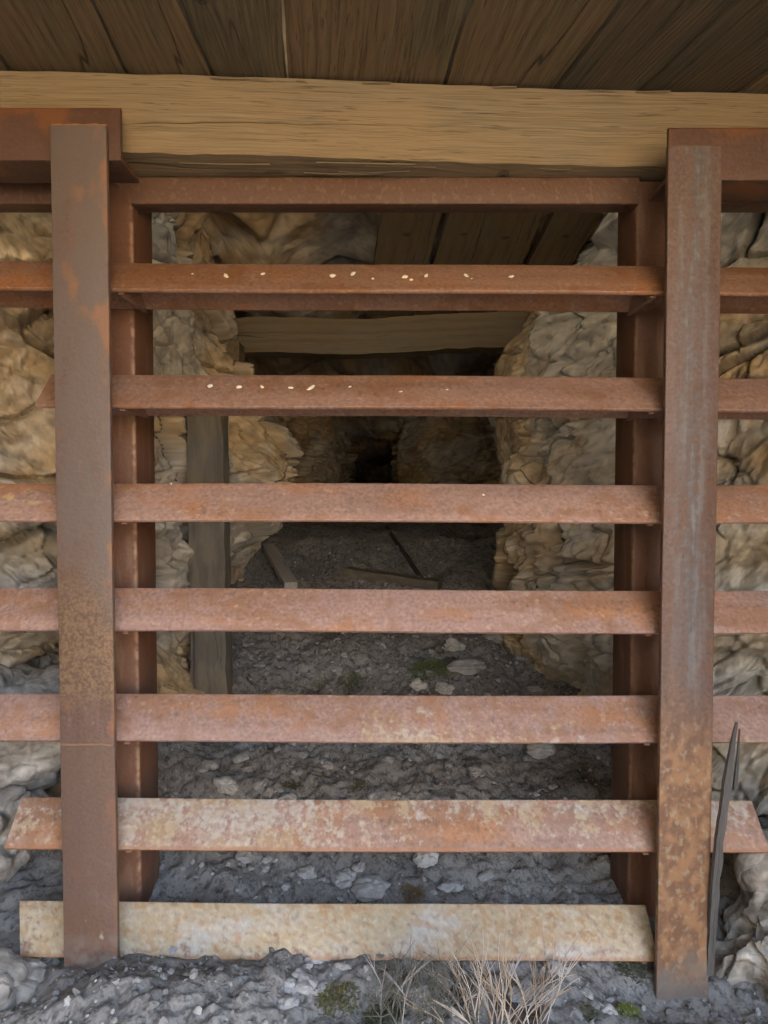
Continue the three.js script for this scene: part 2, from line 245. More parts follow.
// ------------------------------------------------------------------ rusted steel
const RUST = { mauve: [0.255, 0.158, 0.125], brown: [0.205, 0.108, 0.066], orange: [0.30, 0.125, 0.045], dark: [0.075, 0.045, 0.035], cream: [0.38, 0.31, 0.20], white: [0.40, 0.385, 0.35], scale: [0.20, 0.205, 0.215], olive: [0.20, 0.155, 0.085] };
function rust(x, p, seed) {
  const a = fbm(x * 3 + seed, p * 9, seed * 1.3, 4), b = fbm(x * 26 + seed, p * 26, seed, 4), c = fbm(x * 130, p * 130, seed + 4, 3);
  let k = mix3(RUST.mauve, RUST.brown, sm(-0.15, 0.3, a + 0.5 * b));
  k = mix3(k, RUST.orange, 0.42 * sm(0.05, 0.4, fbm(x * 5 + 20 + seed, p * 14, seed, 4) + 0.35 * b));
  k = mix3(k, RUST.dark, 0.28 * sm(0.10, 0.45, b + 0.6 * c));
  k = mix3(k, RUST.dark, 0.32 * sm(0.18, 0.32, fbm(x * 80 + 7, p * 80, seed + 2, 3)) * sm(-0.1, 0.2, a + 0.1));
  k = mix3(k, [0.40, 0.29, 0.21], 0.3 * sm(0.18, 0.36, fbm(x * 60 + 3, p * 70, seed + 6, 3)) * sm(-0.2, 0.15, N(x * 6, p * 20, seed)));
  const g = 1 + 0.55 * c + 0.22 * b + 0.30 * fbm(x * 1.6 + seed, p * 40, seed + 9, 3) + 0.22 * a;
  return [k[0] * g, k[1] * g, k[2] * g, 0.5 + 0.5 * c + 0.25 * b];
}
const steelMats = [];
function steel(w, h, fn) { const [map, bump] = texPair(w, h, fn); const m = new THREE.MeshStandardMaterial({ map, bumpMap: bump, bumpScale: 0.0012, roughness: 0.58, metalness: 0.0 }); steelMats.push(m); return m; }
const LEG = 0.1016, THK = 0.0098, S2 = Math.SQRT1_2;
const angleOutline = roundPoly([[0, 0], [-S2 * LEG, S2 * LEG], [-S2 * LEG - S2 * THK, S2 * LEG - S2 * THK], [-2 * S2 * THK, 0], [-S2 * LEG - S2 * THK, -S2 * LEG + S2 * THK], [-S2 * LEG, -S2 * LEG]], [0.004, 0.0012, 0.004, 0.006, 0.004, 0.0012]);
const Z_APEX = 1.43, Z_TOE = Z_APEX - S2 * LEG, Z_POST = 1.32, Z_COL = 1.507;
const gate = thing('steel_gate', 'rusty steel gate of seven heavy angle iron crossbars across the tunnel mouth', 'gate', [0, 0, -Z_COL]);
const gmesh = (name, g, m, parent = gate) => { g.translate(0, 0, Z_COL); return mesh(name, g, m, parent); };

// pale mineral deposit: [centre x in metres, half width, strength] with a top-edge or toe-edge bias
const barSpec = [
  { l: 262, r: 266, x0: -1.3, x1: 1.3 },
  { l: 373.5, r: 377, px0: 35, x1: 1.3 },
  { l: 482.5, r: 484, x0: -1.3, x1: 1.3 },
  { l: 587.5, r: 590, x0: -1.3, x1: 1.3, pale: 0.06 },
  { l: 693.5, r: 695, x0: -1.3, x1: 1.3, pale: 0.10, toe: true },
  { l: 797.5, r: 800, px0: 4, px1: 770, pale: 0.50 },
  { l: 901, r: 905, px0: 20, straight: true, x1: 0.545, pale: 0.98 },
];
// rust tint per bar, with warm dim light above and brighter middle painted in
const LIGHT_TINT = [[1.0, 0.90, 0.72], [1.05, 1.02, 0.95], [1.30, 1.34, 1.34], [1.30, 1.36, 1.42], [1.22, 1.30, 1.38], [1.15, 1.18, 1.15], [1, 1, 1]];
const bars = [];
barSpec.forEach((b, n) => {
  const yl = at(110, b.l, Z_APEX), yr = at(665, b.r, Z_APEX), slope = (yr.y - yl.y) / (yr.x - yl.x), y0 = yl.y - slope * yl.x, toeY = b.l + 45;
  const x0 = b.px0 !== undefined ? at(b.px0, toeY, Z_TOE).x : b.x0, x1 = b.px1 !== undefined ? at(b.px1, toeY, Z_TOE).x : b.x1, L = x1 - x0;
  const g = prism('x', angleOutline, x0, x1, 24, { skew0: b.straight ? (p, q) => 0.52 * (q - S2 * LEG) : null, warp: (x, y, z) => [x, y + y0 + slope * x + 0.0012 * Math.sin(x * 5 + n), z - Z_APEX + 0.0012 * N(x * 3, n, 0)] });
  const T = g.userData.perimeter, seed = 3 + n * 7.7, pale = b.pale || 0;
  const mat = steel(2048, 256, (u, v) => {
    const x = x0 + u * L, p = v * T; let [r, gg, bb, h] = rust(x, p, seed); let k = [r * LIGHT_TINT[n][0], gg * LIGHT_TINT[n][1], bb * LIGHT_TINT[n][2]];
    if (pale && p < 0.112) {
      const t = p / LEG, low = fbm(x * 2.6 + seed, p * 5, 3, 3), drip = fbm(x * 24 + seed, p * 7, 5, 3), grain = fbm(x * 90, p * 90, 8, 3), sp = fbm(x * 40, p * 40, 2, 4);
      let f = pale * 1.5 - 0.66 + 0.75 * low + 0.75 * drip + 0.7 * grain + 0.9 * sp;
      f += n === 5 ? 0.22 - 0.55 * t : n === 4 ? -0.40 + 0.55 * t + 0.5 * gauss(x - 0.10, 0.3) : n === 6 ? 0.12 - 0.35 * sm(0.62, 1.0, t + 0.3 * drip) : 0;
      if (n >= 5 && x < -0.53) f -= 0.12;
      const m = sm(-0.10, 0.55, f + 0.5 * fbm(x * 170, p * 170, 41, 2)) * (n === 6 ? 0.92 : 0.86);
      const dep = mix3(RUST.cream, RUST.white, sm(-0.05, 0.35, fbm(x * 7 + 4, p * 12, 6, 3) + (n === 5 ? 0.12 : -0.06)));
      k = mix3(k, dep.map(q => q * (1 + 0.35 * grain + 0.2 * sp)), m);
      k = mix3(k, [0.30, 0.165, 0.07], (n === 6 ? 0.6 : 0.35) * m * sm(-0.02, 0.30, sp + 0.3 * drip + 0.3 * low));
      k = mix3(k, [0.20, 0.105, 0.05], 0.5 * m * sm(0.02, 0.34, fbm(x * 50 + 11, p * 60, 17 + n, 5) + 0.4 * low - 0.10 * (1 - t)));
      k = mix3(k, [0.47, 0.44, 0.38], 0.4 * m * sm(0.14, 0.32, fbm(x * 90 + 2, p * 90, 27 + n, 3)));
      if (n >= 5) k = mix3(k, RUST.orange, 0.55 * sm(0.93, 1.0, t + 0.06 * sp));
      h += m * 0.2;
    }
    if (n === 2 && x < -0.62 && p < LEG) k = mix3(k, [0.55, 0.40, 0.15], 0.8 * sm(0.2, 0.34, fbm(x * 38, p * 60, 31, 3)) * gauss(x + 0.72, 0.06) * gauss(p - 0.045, 0.02));
    return [...k, h];
  });
  bars.push({ m: gmesh('crossbar', g, mat), yAt: x => y0 + slope * x });
});
bars[5].m.userData.label = 'crossbar with ragged chalky white deposit along its upper edge';
bars[6].m.userData.label = 'lowest crossbar, almost wholly coated in cream deposit';

// white chips sitting on the upper two crossbars
{
  const chipMat = new THREE.MeshStandardMaterial({ color: new THREE.Color(0.78, 0.74, 0.62), roughness: 0.9 }), r = rng(5);
  const spots = [[0, 193, 274, 2], [0, 227, 276, 4.5], [0, 263, 274, 3.4], [0, 333, 276, 5], [0, 353, 274, 4.5], [0, 373, 279, 2.4], [0, 405, 277, 5], [0, 411, 280, 3], [0, 426, 276, 4], [0, 466, 276, 4.5], [0, 471, 279, 2.2], [0, 511, 277, 4.5],
    [1, 210, 386, 4], [1, 239, 387, 4], [1, 262, 387, 3.2], [1, 291, 388, 3.4], [1, 311, 388, 5], [1, 350, 387, 2.2], [1, 401, 392, 2.6], [1, 447, 390, 2.4], [2, 484, 495, 2], [2, 167, 484, 1.6]];
  for (const [n, px, py, s] of spots) {
    const q = at(px, py, Z_APEX - 0.03), x = q.x, top = bars[n].yAt(x);
    // slide down the 45 degree face until it projects at the measured height
    let best = 0.02, err = 9; for (let d = 0.002; d < 0.1; d += 0.001) { const y = top - d * S2, Z = Z_APEX - d * S2, e = Math.abs((y - CAM_H) / Z - (q.y - CAM_H) / (Z_APEX - 0.03)); if (e < err) { err = e; best = d; } }
    let g = mergeVertices(new THREE.IcosahedronGeometry(1, 2).deleteAttribute('uv').deleteAttribute('normal')); const P = g.attributes.position, sd = r() * 50;
    const rad = s * 0.5 * 1.40 / FOCAL * 1.15, el = 0.7 + r() * 0.5, tw = r() * 6;
    for (let i = 0; i < P.count; i++) { const v = new THREE.Vector3().fromBufferAttribute(P, i), k = 1 + 0.5 * N(v.x * 1.6 + sd, v.y * 1.6, v.z * 1.6); v.multiplyScalar(k); v.set(v.x * el, v.y * 0.30, v.z / el * 1.15); v.applyAxisAngle(new THREE.Vector3(0, 1, 0), tw).multiplyScalar(rad); P.setXYZ(i, v.x, v.y, v.z); }
    g.rotateX(Math.PI / 4); g.translate(x, top - best * S2 + 0.0005, -(Z_APEX - best * S2)); g.computeVertexNormals();
    gmesh('white_chip', g, chipMat, bars[n].m);
  }
}

// front posts: flat bars standing before the crossbars
function post(px0, px1, topPx, botPx, fn, labelText) {
  const a = at(px0, topPx, Z_POST), b = at(px1, topPx, Z_POST), y0 = Math.min(at(px0, botPx, Z_POST).y, 0) - 0.12, y1 = a.y, L = y1 - y0;
  const g = prism('y', roundPoly(rect(-Z_POST - 0.0127, -Z_POST, a.x, b.x), [0.0015, 0.0015, 0.001, 0.001]), y0, y1, 30, { warp: (x, y, z) => [x + 0.0012 * N(1, y * 3, px0), y + (y > y1 - 0.01 ? 0.0025 * N(x * 60, 3, px0) : 0), z] });
  const T = g.userData.perimeter, w = b.x - a.x;
  const m = gmesh('front_post', g, steel(2048, 384, (u, v) => fn(y0 + u * L, v * T, w)));
  m.userData.label = labelText; return { x0: a.x, x1: b.x, y1 };
}
const PL = post(50, 106, 125, 970, (y, p, w) => {
  let [r, g, b, h] = rust(y, p, 91); let k = [r * 0.5, g * 0.48, b * 0.47];
  const n1 = fbm(y * 2.2, p * 7, 12, 4), f1 = fbm(y * 70, p * 70, 4, 3), f2 = fbm(y * 160, p * 160, 14, 2);
  k = mix3(k, [0.125, 0.098, 0.086], 0.85 * sm(-0.35, 0.05, n1 + 0.15 * f1) * sm(0.42, 0.60, y + 0.12 * n1));       // mill scale on the upper length
  k = mix3(k, RUST.orange, 0.45 * sm(0.2, 0.45, fbm(y * 9, p * 16, 33, 4) + 0.3 * gauss(p - w, 0.015)));
  const pit = sm(0.50, 0.56, y + 0.03 * n1) * sm(0.86, 0.62, y + 0.16 * n1);                                         // pitted ochre scale above the splice
  k = mix3(k, mix3([0.19, 0.122, 0.066], [0.10, 0.058, 0.036], sm(-0.25, 0.3, 0.8 * f2 + 0.5 * f1)), pit * 0.8);
  k = mix3(k, [0.125, 0.078, 0.056], 0.6 * sm(0.50, 0.44, y));
  k = mix3(k, [0.30, 0.30, 0.28], 0.7 * sm(0.3, 0.42, fbm(y * 16, p * 30, 55, 4)) * sm(0.50, 0.44, y));
  k = mix3(k, [0.22, 0.20, 0.18], 0.6 * sm(0.16, -0.04, y + 0.2 * fbm(y * 14, p * 20, 66, 5)) * sm(-0.3, 0.2, fbm(y * 30, p * 30, 67, 3)));
  return [...k, h + 0.4 * pit * f1];
}, 'left front post with pitted ochre rust above a weld seam');
const PR = post(668.5, 722.5, 146, 1004, (y, p, w) => {
  let [r, g, b, h] = rust(y, p, 47); let k = [r * 0.48, g * 0.46, b * 0.45];
  const n1 = fbm(y * 2.5, p * 9, 5, 4), st = fbm(y * 5, p * 60, 2, 4), f1 = fbm(y * 60, p * 60, 24, 3);
  const band = gauss(p - w * 0.54 - 0.012 * n1, w * 0.30) * sm(0.45, 0.72, y + 0.18 * n1);                            // blue-grey mill scale along the middle
  k = mix3(k, mix3([0.085, 0.086, 0.09], [0.15, 0.148, 0.146], sm(-0.1, 0.35, st + 0.5 * f1)), Math.min(1, band * sm(-0.5, 0.3, st + 0.6 * f1 + 0.4 * n1)) * 0.85);
  const lo = sm(0.62, 0.36, y + 0.22 * n1 + 0.05 * f1);
  k = mix3(k, mix3([0.27, 0.145, 0.068], [0.15, 0.078, 0.042], sm(-0.28, 0.28, fbm(y * 24, p * 40, 3, 5) + 0.5 * f1)), lo * 0.85);
  k = mix3(k, [0.30, 0.25, 0.17], 0.55 * lo * sm(0.05, 0.36, fbm(y * 60, p * 80, 83, 5)));
  k = mix3(k, [0.13, 0.12, 0.11], 0.8 * sm(0.09, -0.04, y + 0.14 * fbm(y * 16, p * 22, 71, 5)));
  return [...k, h];
}, 'right front post with blue-grey mill scale down its middle');

// rear columns: square tube behind the crossbars
function column(x0, x1, seed) {
  const y0 = 0.045, y1 = 1.598, g = prism('y', roundPoly(rect(-Z_COL - 0.127, -Z_COL, x0, x1), 0.006), y0 - 0.14, y1, 12), T = g.userData.perimeter, L = y1 - y0 + 0.14;
  gmesh('rear_column', g, steel(1024, 384, (u, v) => {
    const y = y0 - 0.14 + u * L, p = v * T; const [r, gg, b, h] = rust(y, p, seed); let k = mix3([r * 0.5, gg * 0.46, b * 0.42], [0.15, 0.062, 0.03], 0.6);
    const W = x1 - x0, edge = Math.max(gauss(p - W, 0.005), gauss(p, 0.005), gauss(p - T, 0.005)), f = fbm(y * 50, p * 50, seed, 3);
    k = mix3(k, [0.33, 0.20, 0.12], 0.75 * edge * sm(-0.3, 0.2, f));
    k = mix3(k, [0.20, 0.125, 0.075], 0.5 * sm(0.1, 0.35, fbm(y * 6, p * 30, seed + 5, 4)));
    return [...k, h + edge * 0.3];
  }));
}
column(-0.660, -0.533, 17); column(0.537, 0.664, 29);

// bar seats: plates under each crossbar beside the posts
const seatMat = steel(256, 256, (u, v) => rust(u * 0.3, v * 0.3, 61));
bars.forEach((b, n) => {
  for (const s of [-1, 1]) {
    const x = s < 0 ? PL.x1 + 0.007 : PR.x0 - 0.007, y = b.yAt(x) - 0.0155;
    const tri = roundPoly([[y, -Z_APEX], [y - 0.0655, -Z_APEX + 0.0655], [y - 0.0665, -Z_APEX + 0.0650], [y - 0.0665, -Z_APEX - 0.0765], [y - 0.0655, -Z_APEX - 0.0655]], 0.001, 1);
    gmesh('bar_seat', prism('x', tri, x - 0.005, x + 0.005), seatMat);
  }
});
// lintel angles at the top: upright leg in front, flat leg running back under the timber
function lintel(x0, x1, topY, seed, labelText) {
  const zf = -(Z_POST + 0.0137), L = roundPoly([[topY, zf], [topY, zf - THK], [topY - 0.098 + THK, zf - THK], [topY - 0.098 + THK, zf - 0.1], [topY - 0.098, zf - 0.1], [topY - 0.098, zf]].reverse(), [0.006, 0.002, 0.002, 0.004, 0.002, 0.0015].reverse());
  const g = prism('x', L, x0, x1, 8), T = g.userData.perimeter, W = x1 - x0;
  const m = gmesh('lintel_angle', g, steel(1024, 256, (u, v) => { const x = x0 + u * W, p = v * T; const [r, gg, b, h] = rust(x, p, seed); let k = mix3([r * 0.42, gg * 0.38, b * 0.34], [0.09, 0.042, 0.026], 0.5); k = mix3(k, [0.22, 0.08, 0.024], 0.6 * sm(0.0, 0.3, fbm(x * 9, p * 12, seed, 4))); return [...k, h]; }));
  m.userData.label = labelText;
}
const lintelL = at(120, 107, Z_POST + 0.0137), lintelR = at(669, 127, Z_POST + 0.0137);
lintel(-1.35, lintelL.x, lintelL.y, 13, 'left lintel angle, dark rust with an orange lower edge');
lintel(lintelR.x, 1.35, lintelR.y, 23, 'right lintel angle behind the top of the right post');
// top rail under the header beam
{
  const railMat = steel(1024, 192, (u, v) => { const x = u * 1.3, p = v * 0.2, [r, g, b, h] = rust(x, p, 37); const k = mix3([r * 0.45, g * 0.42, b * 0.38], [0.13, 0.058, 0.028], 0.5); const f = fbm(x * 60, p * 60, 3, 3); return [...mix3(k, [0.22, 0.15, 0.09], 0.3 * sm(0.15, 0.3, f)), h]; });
  const prof = roundPoly(rect(-0.05, 0, 1.547, 1.603).map(([z, y]) => [y, z]).reverse(), 0.003);
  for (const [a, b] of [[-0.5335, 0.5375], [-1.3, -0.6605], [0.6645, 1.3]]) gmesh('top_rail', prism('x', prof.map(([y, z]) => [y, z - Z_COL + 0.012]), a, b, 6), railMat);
  const bolt = new THREE.CylinderGeometry(0.0055, 0.0065, 0.012, 6); bolt.rotateX(Math.PI / 2); const q = at(118, 184, Z_COL - 0.005); bolt.translate(q.x, q.y, q.z); gmesh('bolt', bolt, seatMat);
  const weldMat = new THREE.MeshStandardMaterial({ color: new THREE.Color(0.20, 0.12, 0.07), roughness: 0.8 });
  const weld = (x0, x1, y, z, r, nseed, m = weldMat) => { const pts = []; for (let i = 0; i <= 14; i++) { const t = i / 14; pts.push(new THREE.Vector3(mix(x0, x1, t), y + 0.0018 * N(t * 6, nseed, 1), z)); } const g = new THREE.TubeGeometry(new THREE.CatmullRomCurve3(pts), 40, r, 6); const P = g.attributes.position; for (let i = 0; i < P.count; i++) P.setZ(i, z + (P.getZ(i) - z) * (0.7 + 0.5 * N(P.getX(i) * 160, nseed, 0))); g.computeVertexNormals(); gmesh('weld_bead', g, m); };
  weld(PL.x0 + 0.002, PL.x1 - 0.002, at(90, 745, Z_POST).y, -Z_POST, 0.0030, 3);
  weld(PL.x0 + 0.001, PL.x1 - 0.001, PL.y1 + 0.001, -Z_POST - 0.007, 0.0045, 6, new THREE.MeshStandardMaterial({ color: new THREE.Color(0.42, 0.17, 0.05), roughness: 0.9 }));
  weld(PR.x0 + 0.002, PR.x1 - 0.006, PR.y1 + 0.001, -Z_POST - 0.007, 0.0042, 9);
}

// ------------------------------------------------------------------ timber
function woodFn(seed, cols, { freq = 26, knots = [], len = 1, wid = 0.3, streak = 1, crack = 1, wav = 0.012, ringAmt = 1, midAmt = 1 } = {}) {   // u across (0..1), v along (0..1)
  return (u, v) => {
    const X = u * wid, Y = v * len; let w = X + wav * fbm(X * 9 + seed, Y * 1.6, seed, 3), kd = 0, kr = 0;
    for (const [kx, ky, rr] of knots) { const dx = X - kx, dy = (Y - ky) * 0.55, d = Math.hypot(dx, dy); w += dx / (Math.abs(dx) + rr * 0.5) * rr * 1.1 * gauss(d, rr * 1.8); const q = Math.hypot(dx, (Y - ky) * 0.85); kd = Math.max(kd, sm(rr * 0.75, rr * 0.35, q)); kr = Math.max(kr, gauss(q - rr * 0.75, rr * 0.25)); }
    const ringA = 0.5 + 0.5 * Math.sin(w * freq * 6.283 + 3 * fbm(X * 3, Y * 0.7, seed, 2)), ring = mix(0.5, Math.pow(ringA, 2.2), 0.35 + 0.55 * sm(-0.3, 0.4, N(X * 14, Y * 2.5, seed + 2))), fine = fbm(w * 420, Y * 7, seed + 3, 3), mid = fbm(w * 90, Y * 2.2, seed + 8, 3), blotch = fbm(X * 5, Y * 2.4, seed + 12, 4);
    const cr = crack * sm(0.035, 0.0, Math.abs(N(X * 17 + seed + 0.12 * mid, Y * 0.8, 2.2))) * sm(0.05, 0.3, N(X * 9, Y * 1.3, seed + 6));
    let k = mix3(cols[0], cols[1], sm(-0.1, 1.0, 0.42 * ring * ringAmt + 0.75 * mid * midAmt + 0.6 * fine + 0.25));
    k = mix3(k, cols[2], 0.8 * sm(-0.05, 0.35, blotch + 0.5 * mid));
    const g = 1 + streak * (0.42 * fine + 0.35 * mid * midAmt); k = k.map(c => c * g);
    const dash = sm(0.22, 0.34, fbm(w * 330 + 9, Y * 13, seed + 21, 3)) * sm(-0.2, 0.2, N(X * 30, Y * 4, seed + 1));
    k = mix3(k, cols[3], Math.max(0.6 * dash, 0.85 * kd, 0.6 * kr, 0.9 * cr));
    return [...k, 0.55 + 0.3 * fine + 0.18 * ring - 0.5 * cr - 0.2 * kr];
  };
}
const woodMat = ([map, bumpMap], s = 0.003) => new THREE.MeshStandardMaterial({ map, bumpMap, bumpScale: s, roughness: 0.88 });
// a sawn or rough timber as one mesh: eight corners, faces subdivided and slightly uneven; uv u across, v along
function timber(corner, nl, nw, nt, rough, seed, along = 1) {
  // corner(l, w, t) with each 0..1 -> [x, y, z]
  const geos = [], faces = [['t', 0], ['t', 1], ['w', 0], ['w', 1], ['l', 0], ['l', 1]];
  faces.forEach(([ax, side], fi) => {
    const [na, nb] = ax === 't' ? [nl, nw] : ax === 'w' ? [nl, nt] : [nw, nt];
    const flip = (ax === 't' && side === 0) || (ax === 'w' && side === 1) || (ax === 'l' && side === 0);
    geos.push(gridGeo(na + 1, nb + 1, (i, j) => {
      let a = i / na, b = j / nb, l, w, t; if (ax === 't') { l = a; w = b; t = side; } else if (ax === 'w') { l = a; t = b; w = side; } else { w = a; t = b; l = side; }
      const c = corner(l, w, t), e = Math.min(1, 30 * Math.min(Math.min(w, 1 - w) * 1, 1)); const q = rough;
      const dx = q * N(c[0] * 13 + seed, c[1] * 13, c[2] * 13), dy = q * N(c[0] * 13, c[1] * 13 + seed, c[2] * 13 + 4), dz = q * N(c[0] * 13 + 8, c[1] * 13, c[2] * 13 + seed);
      return [c[0] + dx, c[1] + dy, c[2] + dz, ax === 't' ? w * 0.5 + side * 0.5 : ax === 'w' ? 0.02 + t * 0.2 + side * 0.5 : 0.1 + w * 0.3, ax === 'l' ? 0.01 + t * 0.02 : l * along];
    }, flip));
  });
  return mergeGeometries(geos);
}
// header beam
{
  const a = at(0, 70, 1.385), b = at(768, 95, 1.47), k = (b.z - a.z) / (b.x - a.x), face = x => a.z + k * (x - a.x), yT = a.y, yB = 1.606, X0 = -1.5, X1 = 1.5;
  const tex = texPair(512, 2048, woodFn(4.2, [[0.30, 0.22, 0.122], [0.17, 0.118, 0.062], [0.22, 0.172, 0.105], [0.05, 0.035, 0.02]], { wid: 0.32, len: 3, freq: 70, wav: 0.004, ringAmt: 0.2, midAmt: 0.4, knots: [[0.05, 1.75, 0.012], [0.11, 0.6, 0.014]], streak: 1.9, crack: 0.9 }));
  // length x, width = height of the front face, thickness = depth
  const g = timber((l, w, t) => {
    const x = mix(X0, X1, l), sag = 0.0035 * N(x * 1.7, 1, 1) + 0.0025 * N(x * 9, w * 3, 2), chip = w < 0.5 && t > 0.9 ? 0.006 * Math.max(0, N(x * 12, 7, 3)) : 0;
    return [x, mix(yB, yT, w) + sag + chip, face(x) - 0.205 * (1 - t) + 0.002 * N(x * 6, w * 20, t)];
  }, 260, 16, 10, 0.0012, 3);
  const o = tag(mesh('header_beam', g, woodMat(tex, 0.004)), 'squared yellow-brown header beam above the gate, under the roof planks', 'beam');
  // long splinters lifting from the split lower edge
  const r = rng(44), sg = []; for (let i = 0; i < 7; i++) { const x = mix(-0.42, 0.45, r()), len = 0.05 + r() * 0.16, y = yB - 0.001, z0 = face(x) - 0.01 - r() * 0.06; const c = new THREE.QuadraticBezierCurve3(new THREE.Vector3(x, y, z0), new THREE.Vector3(x + len / 2, y - 0.003 - r() * 0.004, z0 + 0.004), new THREE.Vector3(x + len, y - r() * 0.004, z0 + 0.006 * (r() - 0.5))); const t = new THREE.TubeGeometry(c, 10, 0.0008 + r() * 0.001, 4); sg.push(t); }
  for (let i = 0; i < 9; i++) { const x = mix(-0.55, 0.55, r()), len = 0.02 + r() * 0.05, z0 = face(x) + 0.002; const c = new THREE.QuadraticBezierCurve3(new THREE.Vector3(x, yT - 0.004, z0), new THREE.Vector3(x + len / 2, yT - 0.006, z0 + 0.006), new THREE.Vector3(x + len, yT - 0.003 - r() * 0.006, z0 + 0.004 * r())); sg.push(new THREE.TubeGeometry(c, 8, 0.001 + r() * 0.001, 4)); }
  mesh('splinters', mergeGeometries(sg), new THREE.MeshStandardMaterial({ color: new THREE.Color(0.20, 0.15, 0.085), roughness: 0.9 }), o).userData.kind = 'stuff';

  // roof of planks lying on the beam
  const roof = structure(new THREE.Group()); roof.name = 'plank_roof'; scene.add(roof);
  const cols = [[[0.21, 0.142, 0.068], [0.105, 0.07, 0.035], [0.10, 0.085, 0.043], [0.025, 0.018, 0.01]], [[0.18, 0.138, 0.074], [0.085, 0.063, 0.035], [0.07, 0.064, 0.036], [0.022, 0.016, 0.01]], [[0.145, 0.105, 0.055], [0.06, 0.044, 0.025], [0.05, 0.047, 0.027], [0.02, 0.015, 0.01]]];
  const kn = [[[0.06, 1.17, 0.022]], [[0.13, 1.15, 0.020], [0.05, 0.5, 0.02]], [[0.10, 0.7, 0.02]], [[0.17, 1.14, 0.016]]];
  const plankMats = [0, 1, 2, 3].map(i => woodMat(texPair(512, 1024, woodFn(20 + i * 9.3, cols[[0, 1, 0, 2][i]], { wid: 0.5, len: 1.25, freq: [44, 60, 52, 70][i], knots: kn[i], streak: 2.6, ringAmt: 0.9 })), 0.006));
  const seam = [[-90, 75, -150, 0], [14, 70, -42, 0], [128, 76, 88, 0], [212, 80, 175, 0], [287, 83, 282, 0], [447, 88, 471, 0], [566, 91, 628, 0], [655, 93, 742, 0], [760, 95, 868, 0], [880, 97, 1000, 0]].map(([x1, y1, x0, y0]) => { const A = at(x1, y1, 1.42), s = (yT - CAM_H) / (at(x0, y0, 1).y - CAM_H), B = at(x0, y0, s); return x => A.x + (B.x - A.x) / (B.z - A.z) * (x - A.z); });
  const r2 = rng(8);
  for (let i = 0; i < seam.length - 1; i++) {
    const up = 0.003 + r2() * 0.006, th = 0.045, gap = 0.0025 + r2() * 0.004, tilt = (r2() - 0.5) * 0.008, sd = r2() * 60;
    const pg = timber((l, w, t) => { const z = mix(-1.58, -0.62, l), e = (s, q) => seam[i + s](z) + q * (gap + 0.003 * N(z * 7, sd + s, 1)); const x = mix(e(0, 1), e(1, -1), w), ed = Math.min(w, 1 - w); return [x, yT + up + tilt * (w - 0.5) + (1 - t) * 0 + t * th + (t < 0.5 ? 0.004 * (1 - sm(0, 0.04, ed)) + 0.002 * N(x * 20, z * 5, sd) : 0), z]; }, 60, 24, 3, 0.0012, sd);
    mesh('plank', pg, plankMats[[1, 0, 0, 1, 2, 0, 3, 3, 2][i]], roof);
  }
  for (let i = 0; i < 9; i++) { const x0 = -1.62 + i * 0.36, pg = timber((l, w, t) => [mix(x0 + 0.004, x0 + 0.356, w), yT + 0.068 + t * 0.045, mix(-0.72, ROOF_Z + 0.05, l)], 20, 6, 2, 0.002, i * 3.7); mesh('plank', pg, plankMats[i % 4], roof); }
}
// timbers inside the tunnel
const oldCols = [[0.25, 0.185, 0.105], [0.15, 0.115, 0.068], [0.19, 0.16, 0.11], [0.05, 0.04, 0.028]];
const oldWood = woodMat(texPair(512, 1024, woodFn(63, oldCols, { wid: 0.4, len: 1.6, freq: 20, knots: [[0.1, 0.9, 0.015]] })), 0.005);
const mudWood = woodMat(texPair(512, 1024, (u, v) => { const w = woodFn(71, [[0.17, 0.152, 0.125], [0.10, 0.09, 0.072], [0.13, 0.122, 0.105], [0.04, 0.035, 0.028]], { wid: 0.4, len: 1.3, freq: 14, streak: 0.7 })(u, v), m = sm(-0.15, 0.25, fbm(u * 6, v * 9, 4, 4)), k = mix3(w.slice(0, 3), [0.19, 0.168, 0.13], 0.75 * m); return [...k, w[3] * (1 - m) + 0.6 * m + 0.2 * fbm(u * 40, v * 80, 2, 3)]; }), 0.006);
const greyWood = woodMat(texPair(256, 1024, woodFn(80, [[0.14, 0.13, 0.122], [0.06, 0.056, 0.053], [0.095, 0.092, 0.087], [0.02, 0.018, 0.017]], { wid: 0.12, len: 1, freq: 60, streak: 1.5 })), 0.003);
